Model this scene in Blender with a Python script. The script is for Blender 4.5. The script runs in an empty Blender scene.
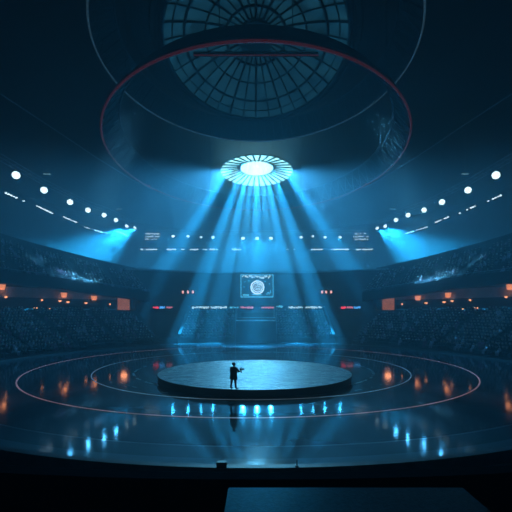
import bpy, bmesh, math, random
from mathutils import Vector, Matrix
R_ = math.radians
rnd = random.Random(7)
sc = bpy.context.scene
C = sc.collection
# ------------------------------------------------------------ camera, world, exposure
HC, F = 5.3, 396.0
cd = bpy.data.cameras.new('camera'); cam = bpy.data.objects.new('camera', cd); C.objects.link(cam)
cam.location = (0, 0, HC); cam.rotation_euler = (R_(90), 0, 0)
cd.lens = 36*F/512; cd.sensor_width = 36; cd.shift_y = 56/512; cd.clip_end = 600
sc.camera = cam
w = bpy.data.worlds.new('night'); sc.world = w; w.use_nodes = True
w.node_tree.nodes['Background'].inputs[0].default_value = (0.01, 0.04, 0.08, 1)
w.node_tree.nodes['Background'].inputs[1].default_value = 0.3
sc.view_settings.view_transform = 'Standard'; sc.view_settings.look = 'None'
sc.view_settings.gamma = 1; sc.view_settings.exposure = 0.0
sc.view_settings.use_curve_mapping = False
sc.cycles.sample_clamp_indirect = 4
sc.cycles.max_bounces = 6
LK = dict(flood=1300, back=9000, centre=60000, cone=800000, shaft=8500000, key=380000, wash=150000, wide=135000, patch=900000, stands=640000)
HAZE = 0.006
S = 1.4                                        # the roof and its lamps stand this much further off than first measured
COOL = (0.03, 0.44, 1.0)
CYAN = (0.015, 0.42, 1.0)

# ------------------------------------------------------------ helpers
def mat(name, col=(.5, .5, .5), rough=.6, metal=0, spec=.5, noise=None, bump=None, emit=None, estr=0):
    m = bpy.data.materials.new(name); m.use_nodes = True
    nt = m.node_tree; b = nt.nodes['Principled BSDF']
    b.inputs['Base Color'].default_value = (*col, 1); b.inputs['Roughness'].default_value = rough
    b.inputs['Metallic'].default_value = metal; b.inputs['Specular IOR Level'].default_value = spec
    if emit:
        b.inputs['Emission Color'].default_value = (*emit, 1); b.inputs['Emission Strength'].default_value = estr
    if noise or bump:
        g = nt.nodes.new('ShaderNodeNewGeometry')
    if noise:
        sc_, lo, hi = noise
        n = nt.nodes.new('ShaderNodeTexNoise'); n.inputs['Scale'].default_value = sc_; n.inputs['Detail'].default_value = 5
        nt.links.new(g.outputs['Position'], n.inputs['Vector'])
        r = nt.nodes.new('ShaderNodeValToRGB')
        r.color_ramp.elements[0].position = .35; r.color_ramp.elements[1].position = .65
        r.color_ramp.elements[0].color = (*[c*lo for c in col], 1); r.color_ramp.elements[1].color = (*[min(1, c*hi) for c in col], 1)
        nt.links.new(n.outputs['Fac'], r.inputs['Fac']); nt.links.new(r.outputs['Color'], b.inputs['Base Color'])
    if bump:
        n2 = nt.nodes.new('ShaderNodeTexNoise'); n2.inputs['Scale'].default_value = bump[0]; n2.inputs['Detail'].default_value = 3
        nt.links.new(g.outputs['Position'], n2.inputs['Vector'])
        bp = nt.nodes.new('ShaderNodeBump'); bp.inputs['Strength'].default_value = bump[1]; bp.inputs['Distance'].default_value = bump[2]
        nt.links.new(n2.outputs['Fac'], bp.inputs['Height']); nt.links.new(bp.outputs['Normal'], b.inputs['Normal'])
    return m

def obj(name, bm, m, parent=None, smooth=False, loc=None):
    me = bpy.data.meshes.new(name)
    if isinstance(bm, bmesh.types.BMesh):
        bm.normal_update(); bm.to_mesh(me); bm.free()
    else:
        me.from_pydata(*bm)
    if smooth:
        for p in me.polygons: p.use_smooth = True
    for mm in (m if isinstance(m, (list, tuple)) else [m]): me.materials.append(mm)
    o = bpy.data.objects.new(name, me); C.objects.link(o)
    if parent: o.parent = parent
    if loc: o.location = loc
    return o
def tag(o, label, cat, group=None, kind=None):
    o['label'] = label; o['category'] = cat
    if group: o['group'] = group
    if kind: o['kind'] = kind
    return o
def struct(o):
    o['kind'] = 'structure'; return o
def thing(name, label, cat, loc=(0, 0, 0), rz=0, group=None):
    o = bpy.data.objects.new(name, None); C.objects.link(o); o.empty_display_size = .2
    o.location = loc; o.rotation_euler = (0, 0, rz)
    return tag(o, label, cat, group)
def box(bm, c, s, M=None, bevel=0):
    r = bmesh.ops.create_cube(bm, size=1)
    T = Matrix.Translation(c) @ Matrix.Diagonal((*s, 1))
    if M: T = M @ T
    bmesh.ops.transform(bm, matrix=T, verts=r['verts'])
    if bevel:
        es = {e for v in r['verts'] for e in v.link_edges}
        bmesh.ops.bevel(bm, geom=list(es), offset=bevel, segments=2, affect='EDGES')
    return r['verts']
def tube(bm, pts, r, n=6, closed=False):
    pts = [Vector(p) for p in pts]; k = len(pts); rings = []
    for i, p in enumerate(pts):
        a = pts[(i-1) % k] if (closed or i > 0) else p
        b = pts[(i+1) % k] if (closed or i < k-1) else p
        t = (b-a).normalized(); up = Vector((0, 0, 1)) if abs(t.z) < .9 else Vector((1, 0, 0))
        u = t.cross(up).normalized(); v = t.cross(u)
        rings.append([bm.verts.new(p+u*math.cos(q*math.tau/n)*r+v*math.sin(q*math.tau/n)*r) for q in range(n)])
    for i in range(k if closed else k-1):
        A, B = rings[i], rings[(i+1) % k]
        for q in range(n): bm.faces.new((A[q], A[(q+1) % n], B[(q+1) % n], B[q]))
    if not closed:
        bm.faces.new(rings[0][::-1]); bm.faces.new(rings[-1])
def ell(cx, cy, a, b, z, n=120, t0=0, t1=math.tau, closed=True):
    return [Vector((cx+a*math.cos(t0+(t1-t0)*i/(n if closed else n-1)), cy+b*math.sin(t0+(t1-t0)*i/(n if closed else n-1)), z)) for i in range(n)]
def cyl(bm, p0, p1, r0, r1=None, n=16):
    r1 = r0 if r1 is None else r1
    p0, p1 = Vector(p0), Vector(p1); t = (p1-p0).normalized()
    up = Vector((0, 0, 1)) if abs(t.z) < .9 else Vector((1, 0, 0)); u = t.cross(up).normalized(); v = t.cross(u)
    A = [bm.verts.new(p0+(u*math.cos(q*math.tau/n)+v*math.sin(q*math.tau/n))*r0) for q in range(n)]
    B = [bm.verts.new(p1+(u*math.cos(q*math.tau/n)+v*math.sin(q*math.tau/n))*r1) for q in range(n)]
    for q in range(n): bm.faces.new((A[q], A[(q+1) % n], B[(q+1) % n], B[q]))
    bm.faces.new(A[::-1]); bm.faces.new(B)
def spot(name, loc, target, energy, angle, blend=.6, col=COOL, radius=.5, parent=None):
    l = bpy.data.lights.new(name, 'SPOT'); l.energy = energy; l.color = col
    l.spot_size = R_(angle); l.spot_blend = blend; l.shadow_soft_size = radius
    o = bpy.data.objects.new(name, l); C.objects.link(o); o.location = loc
    o.rotation_euler = (Vector(target)-Vector(loc)).to_track_quat('-Z', 'Y').to_euler()
    if parent:
        o.parent = parent; o.matrix_parent_inverse = Matrix.Identity(4)
    return o
def point(name, loc, energy, col, radius=.3, parent=None):
    l = bpy.data.lights.new(name, 'POINT'); l.energy = energy; l.color = col; l.shadow_soft_size = radius
    o = bpy.data.objects.new(name, l); C.objects.link(o); o.location = loc
    if parent: o.parent = parent
    return o

FC = 40.8                                     # the arena's centre, in metres ahead
def pol(th, r, z=0, side=1):                  # th: degrees from straight back, side -1 left / 1 right
    return Vector((side*r*math.sin(R_(th)), FC+r*math.cos(R_(th)), z))

# ------------------------------------------------------------ materials
M_black = mat('black_matte', (.004, .005, .007), .9, spec=.1, noise=(3, .6, 1.4))
M_conc = mat('dark_concrete', (.09, .11, .13), .75, noise=(.6, .7, 1.3), bump=(8, .2, .02))
M_wall = mat('painted_wall', (.06, .08, .10), .8, noise=(.3, .8, 1.2))
M_wall_pale = mat('pale_wall_band', (.5, .5, .52), .7, noise=(.5, .85, 1.1))
M_fascia = mat('dark_fascia', (.012, .016, .022), .6, noise=(.5, .8, 1.2))
M_roof = mat('roof_panel', (.012, .018, .022), .8, noise=(.15, .6, 1.4))
M_steel = mat('dark_steel', (.10, .12, .14), .45, metal=.8, noise=(2, .8, 1.2))
M_steel_l = mat('grey_steel', (.38, .42, .46), .4, metal=.6, noise=(2, .8, 1.2))
M_red = mat('red_rail_glow', (.55, .05, .06), .5, noise=(2, .8, 1.2), emit=(1, .12, .16), estr=.035)  # red rail with a faint glow added
M_pale = mat('pale_rail_glow', (.5, .6, .65), .5, noise=(2, .8, 1.2), emit=(.3, .6, .75), estr=.05)  # lit steel rail, its brightness put in as a dim emission
M_case = mat('black_case', (.012, .013, .016), .45, noise=(4, .8, 1.2))
M_skin = mat('skin', (.55, .36, .27), .6, noise=(30, .9, 1.1))
M_coat = mat('dark_coat', (.008, .01, .014), .8, noise=(25, .8, 1.2))
M_trou = mat('dark_trousers', (.01, .012, .017), .85, noise=(25, .8, 1.2))
M_hair = mat('black_hair', (.006, .005, .005), .6, noise=(60, .7, 1.3))
E_lamp = mat('lamp_glass', (.8, .9, 1), .3, noise=(3, .9, 1), emit=(.6, .92, 1), estr=3.2)
E_bar = mat('strip_lamp', (.7, .8, .9), .3, noise=(3, .9, 1), emit=(.6, .88, 1), estr=2.2)
E_white = mat('led_white', (.5, .6, .6), .4, noise=(3, .9, 1), emit=(.55, .9, 1), estr=1.3)
E_cyan = mat('led_cyan', (.1, .4, .5), .4, noise=(3, .9, 1), emit=(.12, .65, .95), estr=1.0)
E_pink = mat('led_pink', (.5, .2, .3), .4, noise=(3, .9, 1), emit=(.9, .25, .35), estr=.9)
E_redl = mat('led_red', (.5, .05, .05), .4, noise=(3, .9, 1), emit=(1, .05, .1), estr=1.6)
E_blue = mat('led_blue', (.05, .2, .5), .4, noise=(3, .9, 1), emit=(.08, .4, 1), estr=1.6)
E_warm = mat('warm_lamp', (.8, .4, .2), .4, noise=(3, .9, 1), emit=(1, .36, .17), estr=.75)
E_warm2 = mat('warm_lamp_small', (.8, .4, .2), .4, noise=(3, .9, 1), emit=(1, .42, .2), estr=1.6)
E_door = mat('lit_doorway', (.6, .3, .2), .5, noise=(1.2, .7, 1.1), emit=(.75, .25, .13), estr=.34)

# floor material: painted rings, lanes, gloss
def floor_mat():
    m = bpy.data.materials.new('polished_floor'); m.use_nodes = True; nt = m.node_tree; N = nt.nodes; L = nt.links
    b = N['Principled BSDF']; g = N.new('ShaderNodeNewGeometry'); sx = N.new('ShaderNodeSeparateXYZ'); L.new(g.outputs['Position'], sx.inputs[0])
    def mth(op, a, bb=None, c=None):
        n = N.new('ShaderNodeMath'); n.operation = op
        for i, v in enumerate((a, bb, c)):
            if v is None: continue
            if isinstance(v, (int, float)): n.inputs[i].default_value = v
            else: L.new(v, n.inputs[i])
        return n.outputs[0]
    def dist(cx, cy):
        return mth('SQRT', mth('ADD', mth('POWER', mth('SUBTRACT', sx.outputs[0], cx), 2), mth('POWER', mth('SUBTRACT', sx.outputs[1], cy), 2)))
    def ring(cx, cy, r, wd):
        return mth('LESS_THAN', mth('ABSOLUTE', mth('SUBTRACT', dist(cx, cy), r)), wd)
    def mix(fac, a, bb):
        n = N.new('ShaderNodeMix'); n.data_type = 'RGBA'
        if isinstance(fac, (int, float)): n.inputs[0].default_value = fac
        else: L.new(fac, n.inputs[0])
        for i, v in ((6, a), (7, bb)):
            if isinstance(v, tuple): n.inputs[i].default_value = (*v, 1)
            else: L.new(v, n.inputs[i])
        return n.outputs[2]
    nz = N.new('ShaderNodeTexNoise'); nz.inputs['Scale'].default_value = .35; nz.inputs['Detail'].default_value = 8; L.new(g.outputs['Position'], nz.inputs['Vector'])
    base = mix(nz.outputs['Fac'], (.035, .045, .055), (.09, .11, .13))
    d0 = dist(-.6, 40); dm = dist(-.4, 38.2)
    lane = mth('GREATER_THAN', dist(0, FC), 25.2)
    base = mix(lane, base, (.11, .14, .16))
    base = mix(mth('GREATER_THAN', dist(0, FC), 26.5), base, (.2, .25, .28))
    inner = mth('LESS_THAN', dm, 14.3)
    base = mix(inner, base, (.12, .17, .20))
    band = mth('MULTIPLY', mth('GREATER_THAN', dm, 14.3), mth('LESS_THAN', dm, 17.5))
    base = mix(band, base, (.13, .14, .16))
    # scuffed paint of the lines: the noise breaks them up
    n3 = N.new('ShaderNodeTexNoise'); n3.inputs['Scale'].default_value = 1.1; L.new(g.outputs['Position'], n3.inputs['Vector'])
    sc1 = mth('MULTIPLY_ADD', n3.outputs['Fac'], .9, .35)
    base = mix(mth('MULTIPLY', ring(-.2, 36.95, 10.7, .10), mth('GREATER_THAN', n3.outputs['Fac'], .5)), base, (.6, .65, .65))
    base = mix(mth('MULTIPLY', ring(-.2, 36.95, 12.3, .04), mth('GREATER_THAN', n3.outputs['Fac'], .56)), base, (.5, .55, .55))
    base = mix(mth('MULTIPLY', ring(0, FC, 25.2, .06), .5), base, (.5, .5, .5))
    L.new(base, b.inputs['Base Color'])
    n4 = N.new('ShaderNodeTexNoise'); n4.inputs['Scale'].default_value = .5; n4.inputs['Detail'].default_value = 6; L.new(g.outputs['Position'], n4.inputs['Vector'])
    L.new(mth('MULTIPLY_ADD', n4.outputs['Fac'], .08, .03), b.inputs['Roughness'])
    bp = N.new('ShaderNodeBump'); bp.inputs['Strength'].default_value = .12; bp.inputs['Distance'].default_value = .01
    n5 = N.new('ShaderNodeTexNoise'); n5.inputs['Scale'].default_value = 2.5; n5.inputs['Detail'].default_value = 4; L.new(g.outputs['Position'], n5.inputs['Vector'])
    L.new(n5.outputs['Fac'], bp.inputs['Height']); L.new(bp.outputs['Normal'], b.inputs['Normal'])
    return m
def disc(bm, cx, cy, r, z0, z1, n=160):
    A = [bm.verts.new((cx+r*math.cos(i*math.tau/n), cy+r*math.sin(i*math.tau/n), z0)) for i in range(n)]
    B = [bm.verts.new((v.co.x, v.co.y, z1)) for v in A]
    for i in range(n): bm.faces.new((A[i], A[(i+1) % n], B[(i+1) % n], B[i]))
    bm.faces.new(A[::-1]); bm.faces.new(B)
bm = bmesh.new(); disc(bm, 0, FC, 27.2, -.4, 0); struct(obj('floor', bm, floor_mat()))
bm = bmesh.new(); box(bm, (0, 88, -.7), (260, 320, .5)); struct(obj('floor_outer', bm, M_black))
def glow_ring(cx, cy, r, wd, col, st, label):  # floor line given a glow of its own, uneven through noise
    m = bpy.data.materials.new('floor_line_glow'); m.use_nodes = True; nt = m.node_tree; b = nt.nodes['Principled BSDF']
    b.inputs['Base Color'].default_value = (*col, 1); b.inputs['Emission Color'].default_value = (*col, 1)
    g = nt.nodes.new('ShaderNodeNewGeometry'); n = nt.nodes.new('ShaderNodeTexNoise'); n.inputs['Scale'].default_value = .4; nt.links.new(g.outputs['Position'], n.inputs['Vector'])
    q = nt.nodes.new('ShaderNodeMath'); q.operation = 'MULTIPLY'; q.inputs[1].default_value = st*2; nt.links.new(n.outputs['Fac'], q.inputs[0]); nt.links.new(q.outputs[0], b.inputs['Emission Strength'])
    bm = bmesh.new(); R0 = [[bm.verts.new((cx+rr*math.cos(i*math.tau/240), cy+rr*math.sin(i*math.tau/240), z)) for i in range(240)] for rr, z in ((r-wd, -.02), (r+wd, -.02), (r+wd, .012), (r-wd, .012))]
    for k in range(4):
        for i in range(240): bm.faces.new((R0[k][i], R0[k][(i+1) % 240], R0[(k+1) % 4][(i+1) % 240], R0[(k+1) % 4][i]))
    tag(obj('floor_glow_ring', bm, m), label, 'floor light', 'glowing rings in the floor')  # the rings are floor lines given a glow of their own
glow_ring(-.6, 40, 20.2, .055, (1, .52, .55), .13, 'large thin pinkish glowing ring set in the dark floor')
glow_ring(-.4, 38.2, 14.3, .05, (.5, .75, .9), .09, 'smaller pale glowing ring in the floor closer around the stage')
# curb round the floor
def annulus(bm, r0, r1, z0, z1, n=200, cy=FC):
    R0 = [[bm.verts.new((r*math.cos(i*math.tau/n), cy+r*math.sin(i*math.tau/n), z)) for i in range(n)] for r, z in ((r0, z0), (r1, z0), (r1, z1), (r0, z1))]
    for k in range(4):
        for i in range(n): bm.faces.new((R0[k][i], R0[k][(i+1) % n], R0[(k+1) % 4][(i+1) % n], R0[(k+1) % 4][i]))
bm = bmesh.new(); annulus(bm, 27.2, 27.5, -.4, .06); struct(obj('trim_1', bm, mat('curb', (.10, .11, .13), .5, noise=(2, .8, 1.2))))

# ------------------------------------------------------------ shell: wall and roof
CYR, AX, BY = 88, 90, 116
def roofz(x, y): return 46+23*(1-min(1, math.hypot(x/AX, (y-CYR)/BY))**3)
bm = bmesh.new(); n = 96
A = [bm.verts.new((AX*math.cos(i*math.tau/n), CYR+BY*math.sin(i*math.tau/n), -.45)) for i in range(n)]
B = [bm.verts.new((v.co.x, v.co.y, 46.2)) for v in A]
for i in range(n): bm.faces.new((A[i], B[i], B[(i+1) % n], A[(i+1) % n]))
struct(obj('wall_outer', bm, M_wall, smooth=True))
bm = bmesh.new(); rows = []
for k in range(0, 13):
    r = max(k/12, .001)*1.002; z = 46+23*(1-r**3)
    rows.append([bm.verts.new((AX*r*math.cos(i*math.tau/n), CYR+BY*r*math.sin(i*math.tau/n), z)) for i in range(n)])
for k in range(12):
    for i in range(n): bm.faces.new((rows[k][i], rows[k+1][i], rows[k+1][(i+1) % n], rows[k][(i+1) % n]))
bm.faces.new(rows[0])
struct(obj('ceiling', bm, M_roof, smooth=True))
def sector(bm, prof, t0, t1, side, n=60, cap=True):
    """prof: list of (r, z) or functions of th giving them; swept between the angles, closed profile"""
    rings = []
    for i in range(n+1):
        th = t0+(t1-t0)*i/n
        pr = prof(th) if callable(prof) else prof
        rings.append([bm.verts.new(pol(th, r, z, side)) for r, z in pr])
    k = len(rings[0])
    for i in range(n):
        for q in range(k):
            bm.faces.new((rings[i][q], rings[i][(q+1) % k], rings[i+1][(q+1) % k], rings[i+1][q]))
    if cap: bm.faces.new(rings[0][::-1]); bm.faces.new(rings[-1])
    bmesh.ops.recalc_face_normals(bm, faces=bm.faces)

# ------------------------------------------------------------ stands
ROWS, DEP, RISE, Z0 = 14, .86, .385, .65
def bowl_profile():
    p = [(27.75, -.4)]
    for k in range(ROWS):
        p += [(27.75+k*DEP, Z0+k*RISE), (27.75+(k+1)*DEP, Z0+k*RISE)]
    p += [(43.0, Z0+(ROWS-1)*RISE), (43.0, -.4)]
    return p
SN = {-1: 'left', 1: 'right'}
for s in (-1, 1):
    bm = bmesh.new(); sector(bm, bowl_profile(), 34, 118, s)
    tag(obj('lower_stand', bm, M_conc), 'stepped lower stand on the %s side of the arena, packed with spectators' % SN[s], 'stand', 'lower side stands')
def ub(th):   # base height of the upper tier
    return 9+1.95*min(1, max(0, (th-30)/24))+.35*min(1, max(0, (th-54)/14))
def ut(th):
    return 13.3+4.1*min(1, max(0, (th-30)/28))
UR = 14
def upper_profile(th):
    b, t = ub(th), ut(th); p = [(41, b-1.7), (41, b)]
    for k in range(UR):
        z = b+.1+(t-b)*(k/(UR-1)); p += [(41.15+k*.8, z), (41.15+(k+1)*.8, z)]
    p += [(52.35, t+1.6), (54, t+1.6), (54, b-1.7)]
    return p
for s in (-1, 1):
    t = thing('upper_stand', 'raised upper stand on the %s above the orange wall lamps' % SN[s], 'stand', group='upper side stands')
    bm = bmesh.new(); sector(bm, upper_profile, 30, 118, s); obj('seating_deck', bm, M_conc, t)
    bm = bmesh.new(); sector(bm, lambda th: [(40.75, ub(th)-1.75), (41.02, ub(th)-1.75), (41.02, ub(th)+.12), (40.75, ub(th)+.12)], 30, 118, s); obj('fascia', bm, M_fascia, t)
    bm = bmesh.new(); tube(bm, [pol(th, 40.85, ub(th)+.5, s) for th in range(30, 119, 2)], .05); 
    for th in range(30, 119, 2): tube(bm, [pol(th, 40.85, ub(th), s), pol(th, 40.85, ub(th)+.5, s)], .03, 5)
    obj('railing', bm, M_steel_l, t)
    # concourse wall behind the lower stand
    bm = bmesh.new(); sector(bm, lambda th: [(43.02, 5.9), (43.4, 5.9), (43.4, 7.6), (43.02, 7.6)], 34, 118, s); struct(obj('wall_concourse_'+SN[s], bm, M_fascia))
    bm = bmesh.new(); sector(bm, lambda th: [(42.9, 7.6), (43.4, 7.6), (43.4, 9.2), (42.9, 9.2)], 34, 118, s, cap=True); struct(obj('trim_concourse_'+SN[s], bm, M_wall_pale))
    # radial flank wall where the stand ends
    bm = bmesh.new(); sector(bm, [(38.5, -.4), (53, -.4), (53, 8.9), (41.5, 8.9), (41.5, 3), (38.5, 3)], 32.6, 33.6, s, n=2); struct(obj('wall_flank_'+SN[s], bm, M_wall))
# back wall with its ledge
bm = bmesh.new()
sector(bm, [(51, -.4), (53, -.4), (53, 14.2), (51, 14.2)], -33, 33, 1); struct(obj('wall_back', bm, M_wall))
bm = bmesh.new(); sector(bm, [(50.6, 14.2), (53.2, 14.2), (53.2, 14.55), (50.6, 14.55)], -33, 33, 1); struct(obj('trim_2', bm, M_wall_pale))
# outer raised back deck behind the ledge
bm = bmesh.new(); sector(bm, [(53.2, 8), (75, 8), (75, 13), (53.2, 13)], -42, 42, 1); struct(obj('floor_back_deck', bm, M_black))

# end stands: two straight blocks
END = []
for s, x0, x1 in ((-1, -13.6, -4.1), (1, 3.9, 13.8)):
    t = thing('end_stand', 'small straight block of seats below the screen, %s of the booth' % SN[s], 'stand', (0, 0, 0), group='end stands')
    bm = bmesh.new(); nr = 12; y0 = 71.5
    prof = [(y0, -.4)]
    for k in range(nr): prof += [(y0+k*.9, .7+k*.43), (y0+(k+1)*.9, .7+k*.43)]
    prof += [(y0+nr*.9, -.4)]
    xa, xb = x0, x1
    A = [bm.verts.new((xa, y, z)) for y, z in prof]; B = [bm.verts.new((xb, y, z)) for y, z in prof]
    for q in range(len(prof)): bm.faces.new((A[q], A[(q+1) % len(prof)], B[(q+1) % len(prof)], B[q]))
    bm.faces.new(A[::-1]); bm.faces.new(B); bmesh.ops.recalc_face_normals(bm, faces=bm.faces)
    obj('seating_deck', bm, M_conc, t)
    for xs, wd in ((x0-.25, .5), (x1+.12, .2)) if s < 0 else ((x1+.25, .5), (x0-.12, .2)):
        bm = bmesh.new(); pr = [(y0-.1, -.4), (y0-.1, 1.3), (y0+nr*.9, 6.5), (y0+nr*.9, -.4)]
        A = [bm.verts.new((xs-wd/2, y, z)) for y, z in pr]; B = [bm.verts.new((xs+wd/2, y, z)) for y, z in pr]
        for q in range(4): bm.faces.new((A[q], A[(q+1) % 4], B[(q+1) % 4], B[q]))
        bm.faces.new(A[::-1]); bm.faces.new(B); bmesh.ops.recalc_face_normals(bm, faces=bm.faces)
        obj('side_wall', bm, M_conc, t)
    END.append((x0, x1, y0, nr))
# booth between the end stands
t = thing('control_booth', 'dark booth with a lit counter between the two end stands', 'booth', (0, 72.5, -.4))
bm = bmesh.new(); box(bm, (0, 2, 2.0), (7.4, 4, 4.0), bevel=.05); obj('booth_wall', bm, M_wall, t)
bm = bmesh.new(); box(bm, (0, 1.8, 4.06), (7.6, 4.6, .14), bevel=.03); obj('countertop', bm, M_steel_l, t)
bm = bmesh.new(); box(bm, (.5, -.35, 4.7), (6.2, .1, .12)); obj('light_strip', bm, E_cyan, t)
bm = bmesh.new(); box(bm, (.3, 3.4, 5.0), (6, .3, 1.2), bevel=.05)
for xx in (-2.2, 0, 2.2): box(bm, (xx, 3.2, 5.2), (1.2, .1, .6))
obj('back_cabinet', bm, M_case, t)
bm = bmesh.new()
for xx in (-3.7, 3.7): tube(bm, [(xx, -.4, 0), (xx, -.4, 5.4)], .07)
tube(bm, [(-3.7, -.4, 4.7), (3.7, -.4, 4.7)], .05); obj('railing', bm, M_steel_l, t)

# ------------------------------------------------------------ spectators
def skin_mesh(name, verts, edges, radii, sub=0):
    me = bpy.data.meshes.new(name); me.from_pydata(verts, edges, [])
    o = bpy.data.objects.new(name, me); C.objects.link(o)
    sk = o.modifiers.new('skin', 'SKIN'); sk.use_smooth_shade = True
    for i, v in enumerate(me.skin_vertices[0].data):
        r = radii[i]; v.radius = r if isinstance(r, tuple) else (r, r); v.use_root = (i == 0)
    if sub:
        ss = o.modifiers.new('sub', 'SUBSURF'); ss.levels = ss.render_levels = sub
    dg = bpy.context.evaluated_depsgraph_get(); out = bpy.data.meshes.new_from_object(o.evaluated_get(dg))
    bpy.data.objects.remove(o); out.name = name
    return out
def crowd_mat(name, cols, island):
    m = bpy.data.materials.new(name); m.use_nodes = True; nt = m.node_tree; b = nt.nodes['Principled BSDF']; b.inputs['Roughness'].default_value = .8
    r = nt.nodes.new('ShaderNodeValToRGB'); r.color_ramp.interpolation = 'CONSTANT'
    if island: src = nt.nodes.new('ShaderNodeNewGeometry').outputs['Random Per Island']
    else: src = nt.nodes.new('ShaderNodeObjectInfo').outputs['Random']
    e = r.color_ramp.elements
    while len(e) < len(cols): e.new(.5)
    for i, c in enumerate(cols): e[i].position = i/len(cols); e[i].color = (*c, 1)
    nt.links.new(src, r.inputs['Fac']); nt.links.new(r.outputs['Color'], b.inputs['Base Color'])
    return m
CLO = [(.012, .014, .02), (.02, .02, .03), (.5, .4, .46), (.03, .03, .04), (.015, .02, .03), (.3, .12, .2), (.02, .02, .03), (.03, .03, .03), (.05, .07, .09), (.02, .02, .02), (.04, .04, .05), (.10, .12, .16), (.01, .01, .015)]
M_cl = crowd_mat('spectator_clothes', CLO, False); M_cl_i = crowd_mat('crowd_clothes', CLO, True)
def seated(variant):
    lift = variant == 1; lean = .06 if variant == 2 else 0
    V = [(0, 0, .12), (0, .01+lean*.4, .3), (0, .02+lean, .47), (0, .03+lean, .58), (0, .05+lean*1.3, .70), (0, .06+lean*1.4, .80)]
    E = [(0, 1), (1, 2), (2, 3), (3, 4), (4, 5)]
    Rr = [(.17, .13), (.15, .11), (.17, .11), .055, .09, .07]
    for sd in (-1, 1):
        b = len(V); V += [(sd*.10, .22, .12), (sd*.12, .46, .11), (sd*.12, .48, -.30)]; E += [(0, b), (b, b+1), (b+1, b+2)]; Rr += [.085, .07, .05]
        b = len(V)
        if lift and sd == 1: V += [(sd*.19, .05, .5), (sd*.24, .18, .66), (sd*.2, .22, .92)]
        else: V += [(sd*.19, .03+lean, .48), (sd*.25, .10+lean, .28), (sd*.11, .32, .22)]
        E += [(2, b), (b, b+1), (b+1, b+2)]; Rr += [.06, .045, .035]
    me = skin_mesh('seated_body', V, E, Rr)
    return me
M_hair_c = crowd_mat('crowd_hair', [(.05, .04, .03), (.9, .85, .8), (.2, .15, .12), (.6, .5, .5), (1, .95, .95), (.08, .06, .06), (.45, .3, .3)], True)  # pale tones put the light catching the heads into the colour
protos = [seated(v) for v in range(3)]
for me in protos:
    me.materials.clear(); me.materials.append(M_cl); me.materials.append(M_skin); me.materials.append(M_hair_c)
    for p in me.polygons:
        c = p.center
        if c.z > .62 and abs(c.x) < .13: p.material_index = 2 if (c.z > .74 or c.y < .02) else 1
        elif c.y > .3 and .14 < c.z < .3 and abs(c.x) < .13 and p.area < .004: p.material_index = 1
        else: p.material_index = 0
spots = []   # (loc, rot z, screen size)
def seat(p, face, dens):
    if rnd.random() > dens: return
    if math.hypot(p.x, p.y-FC) > 37 and p.z < 7 and abs(abs(math.degrees(math.atan2(p.x, p.y-FC)))-38.5) < 4 and abs(p.x) > 15: return
    if p.y < 2: return
    px = 256+F*p.x/p.y; py = 312-F*(p.z-HC)/p.y
    if not (-25 < px < 537 and -10 < py < 520): return
    spots.append((p, face, p.y, (2 < px < 510)))
AIS = (34.6, 48, 62, 76, 90)
for s in (-1, 1):
    for k in range(ROWS-1):
        r = 27.75+k*DEP+.22; dth = math.degrees(.5/r); th = 34.6+k*.28
        while th < 100:
            if min(abs(th-a) for a in AIS) > math.degrees(.6/r):
                p = pol(th+rnd.uniform(-.1, .1), r+rnd.uniform(-.04, .04), Z0+k*RISE, s)
                seat(p, math.atan2(FC-p.y, -p.x)-math.pi/2+rnd.uniform(-.3, .3), .93)
            th += dth
near = sorted([q for q in spots if q[3]], key=lambda q: q[2])[:300]; ids = {id(q) for q in near}
rest = [q for q in spots if id(q) not in ids]
spots = []
for s in (-1, 1):
    for k in range(UR-1):
        r = 41.2+k*.8+.2; dth = math.degrees(.62/r); th = 31
        while th < 90:
            z = ub(th)+.1+(ut(th)-ub(th))*(k/(UR-1))
            if min(abs(th-a) for a in (38, 46, 54, 62, 70, 78)) > 1: p = pol(th, r, z, s); seat(p, math.atan2(FC-p.y, -p.x)-math.pi/2+rnd.uniform(-.3, .3), .8)
            th += dth
for x0, x1, y0, nr in END:
    for k in range(nr):
        x = x0+.3
        while x < x1-.2:
            seat(Vector((x+rnd.uniform(-.06, .06), y0+k*.9+.22, .7+k*.43)), math.pi+rnd.uniform(-.3, .3), .9); x += .58
rest += spots
for i, (p, f, d, _) in enumerate(near):
    o = bpy.data.objects.new('spectator', protos[rnd.choice((0, 0, 1, 2))]); C.objects.link(o)
    o.location = p; o.rotation_euler = (0, 0, f); sz = rnd.uniform(.93, 1.07); o.scale = (sz, sz, sz)
    tag(o, 'small seated person in the nearest rows of the lower %s stand' % ('left' if p.x < 0 else 'right'), 'person', 'spectators in the nearest seats of the lower %s stand' % ('left' if p.x < 0 else 'right'))
import numpy as np
def crowd(name, lst, label, cat):
    Vs, Fs, mi, off = [], [], [], 0; pv = []
    for me in protos:
        a = np.empty(len(me.vertices)*3); me.vertices.foreach_get('co', a)
        pv.append((a.reshape(-1, 3), [tuple(p.vertices) for p in me.polygons], [p.material_index for p in me.polygons]))
    for p, f, _, _ in lst:
        a, fc, m_ = pv[rnd.choice((0, 0, 1, 2))]; c, s_ = math.cos(f), math.sin(f); sz = rnd.uniform(.93, 1.07)
        v = a*sz; v = np.stack((v[:, 0]*c-v[:, 1]*s_+p.x, v[:, 0]*s_+v[:, 1]*c+p.y, v[:, 2]+p.z), 1)
        Vs.append(v); Fs += [tuple(q+off for q in ff) for ff in fc]; mi += m_; off += len(a)
    me = bpy.data.meshes.new(name); me.from_pydata(np.concatenate(Vs).tolist(), [], Fs)
    me.polygons.foreach_set('material_index', mi)
    for m in (M_cl_i, M_skin, M_hair_c): me.materials.append(m)
    o = bpy.data.objects.new(name, me); C.objects.link(o)
    return tag(o, label, cat, kind='stuff')
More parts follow.
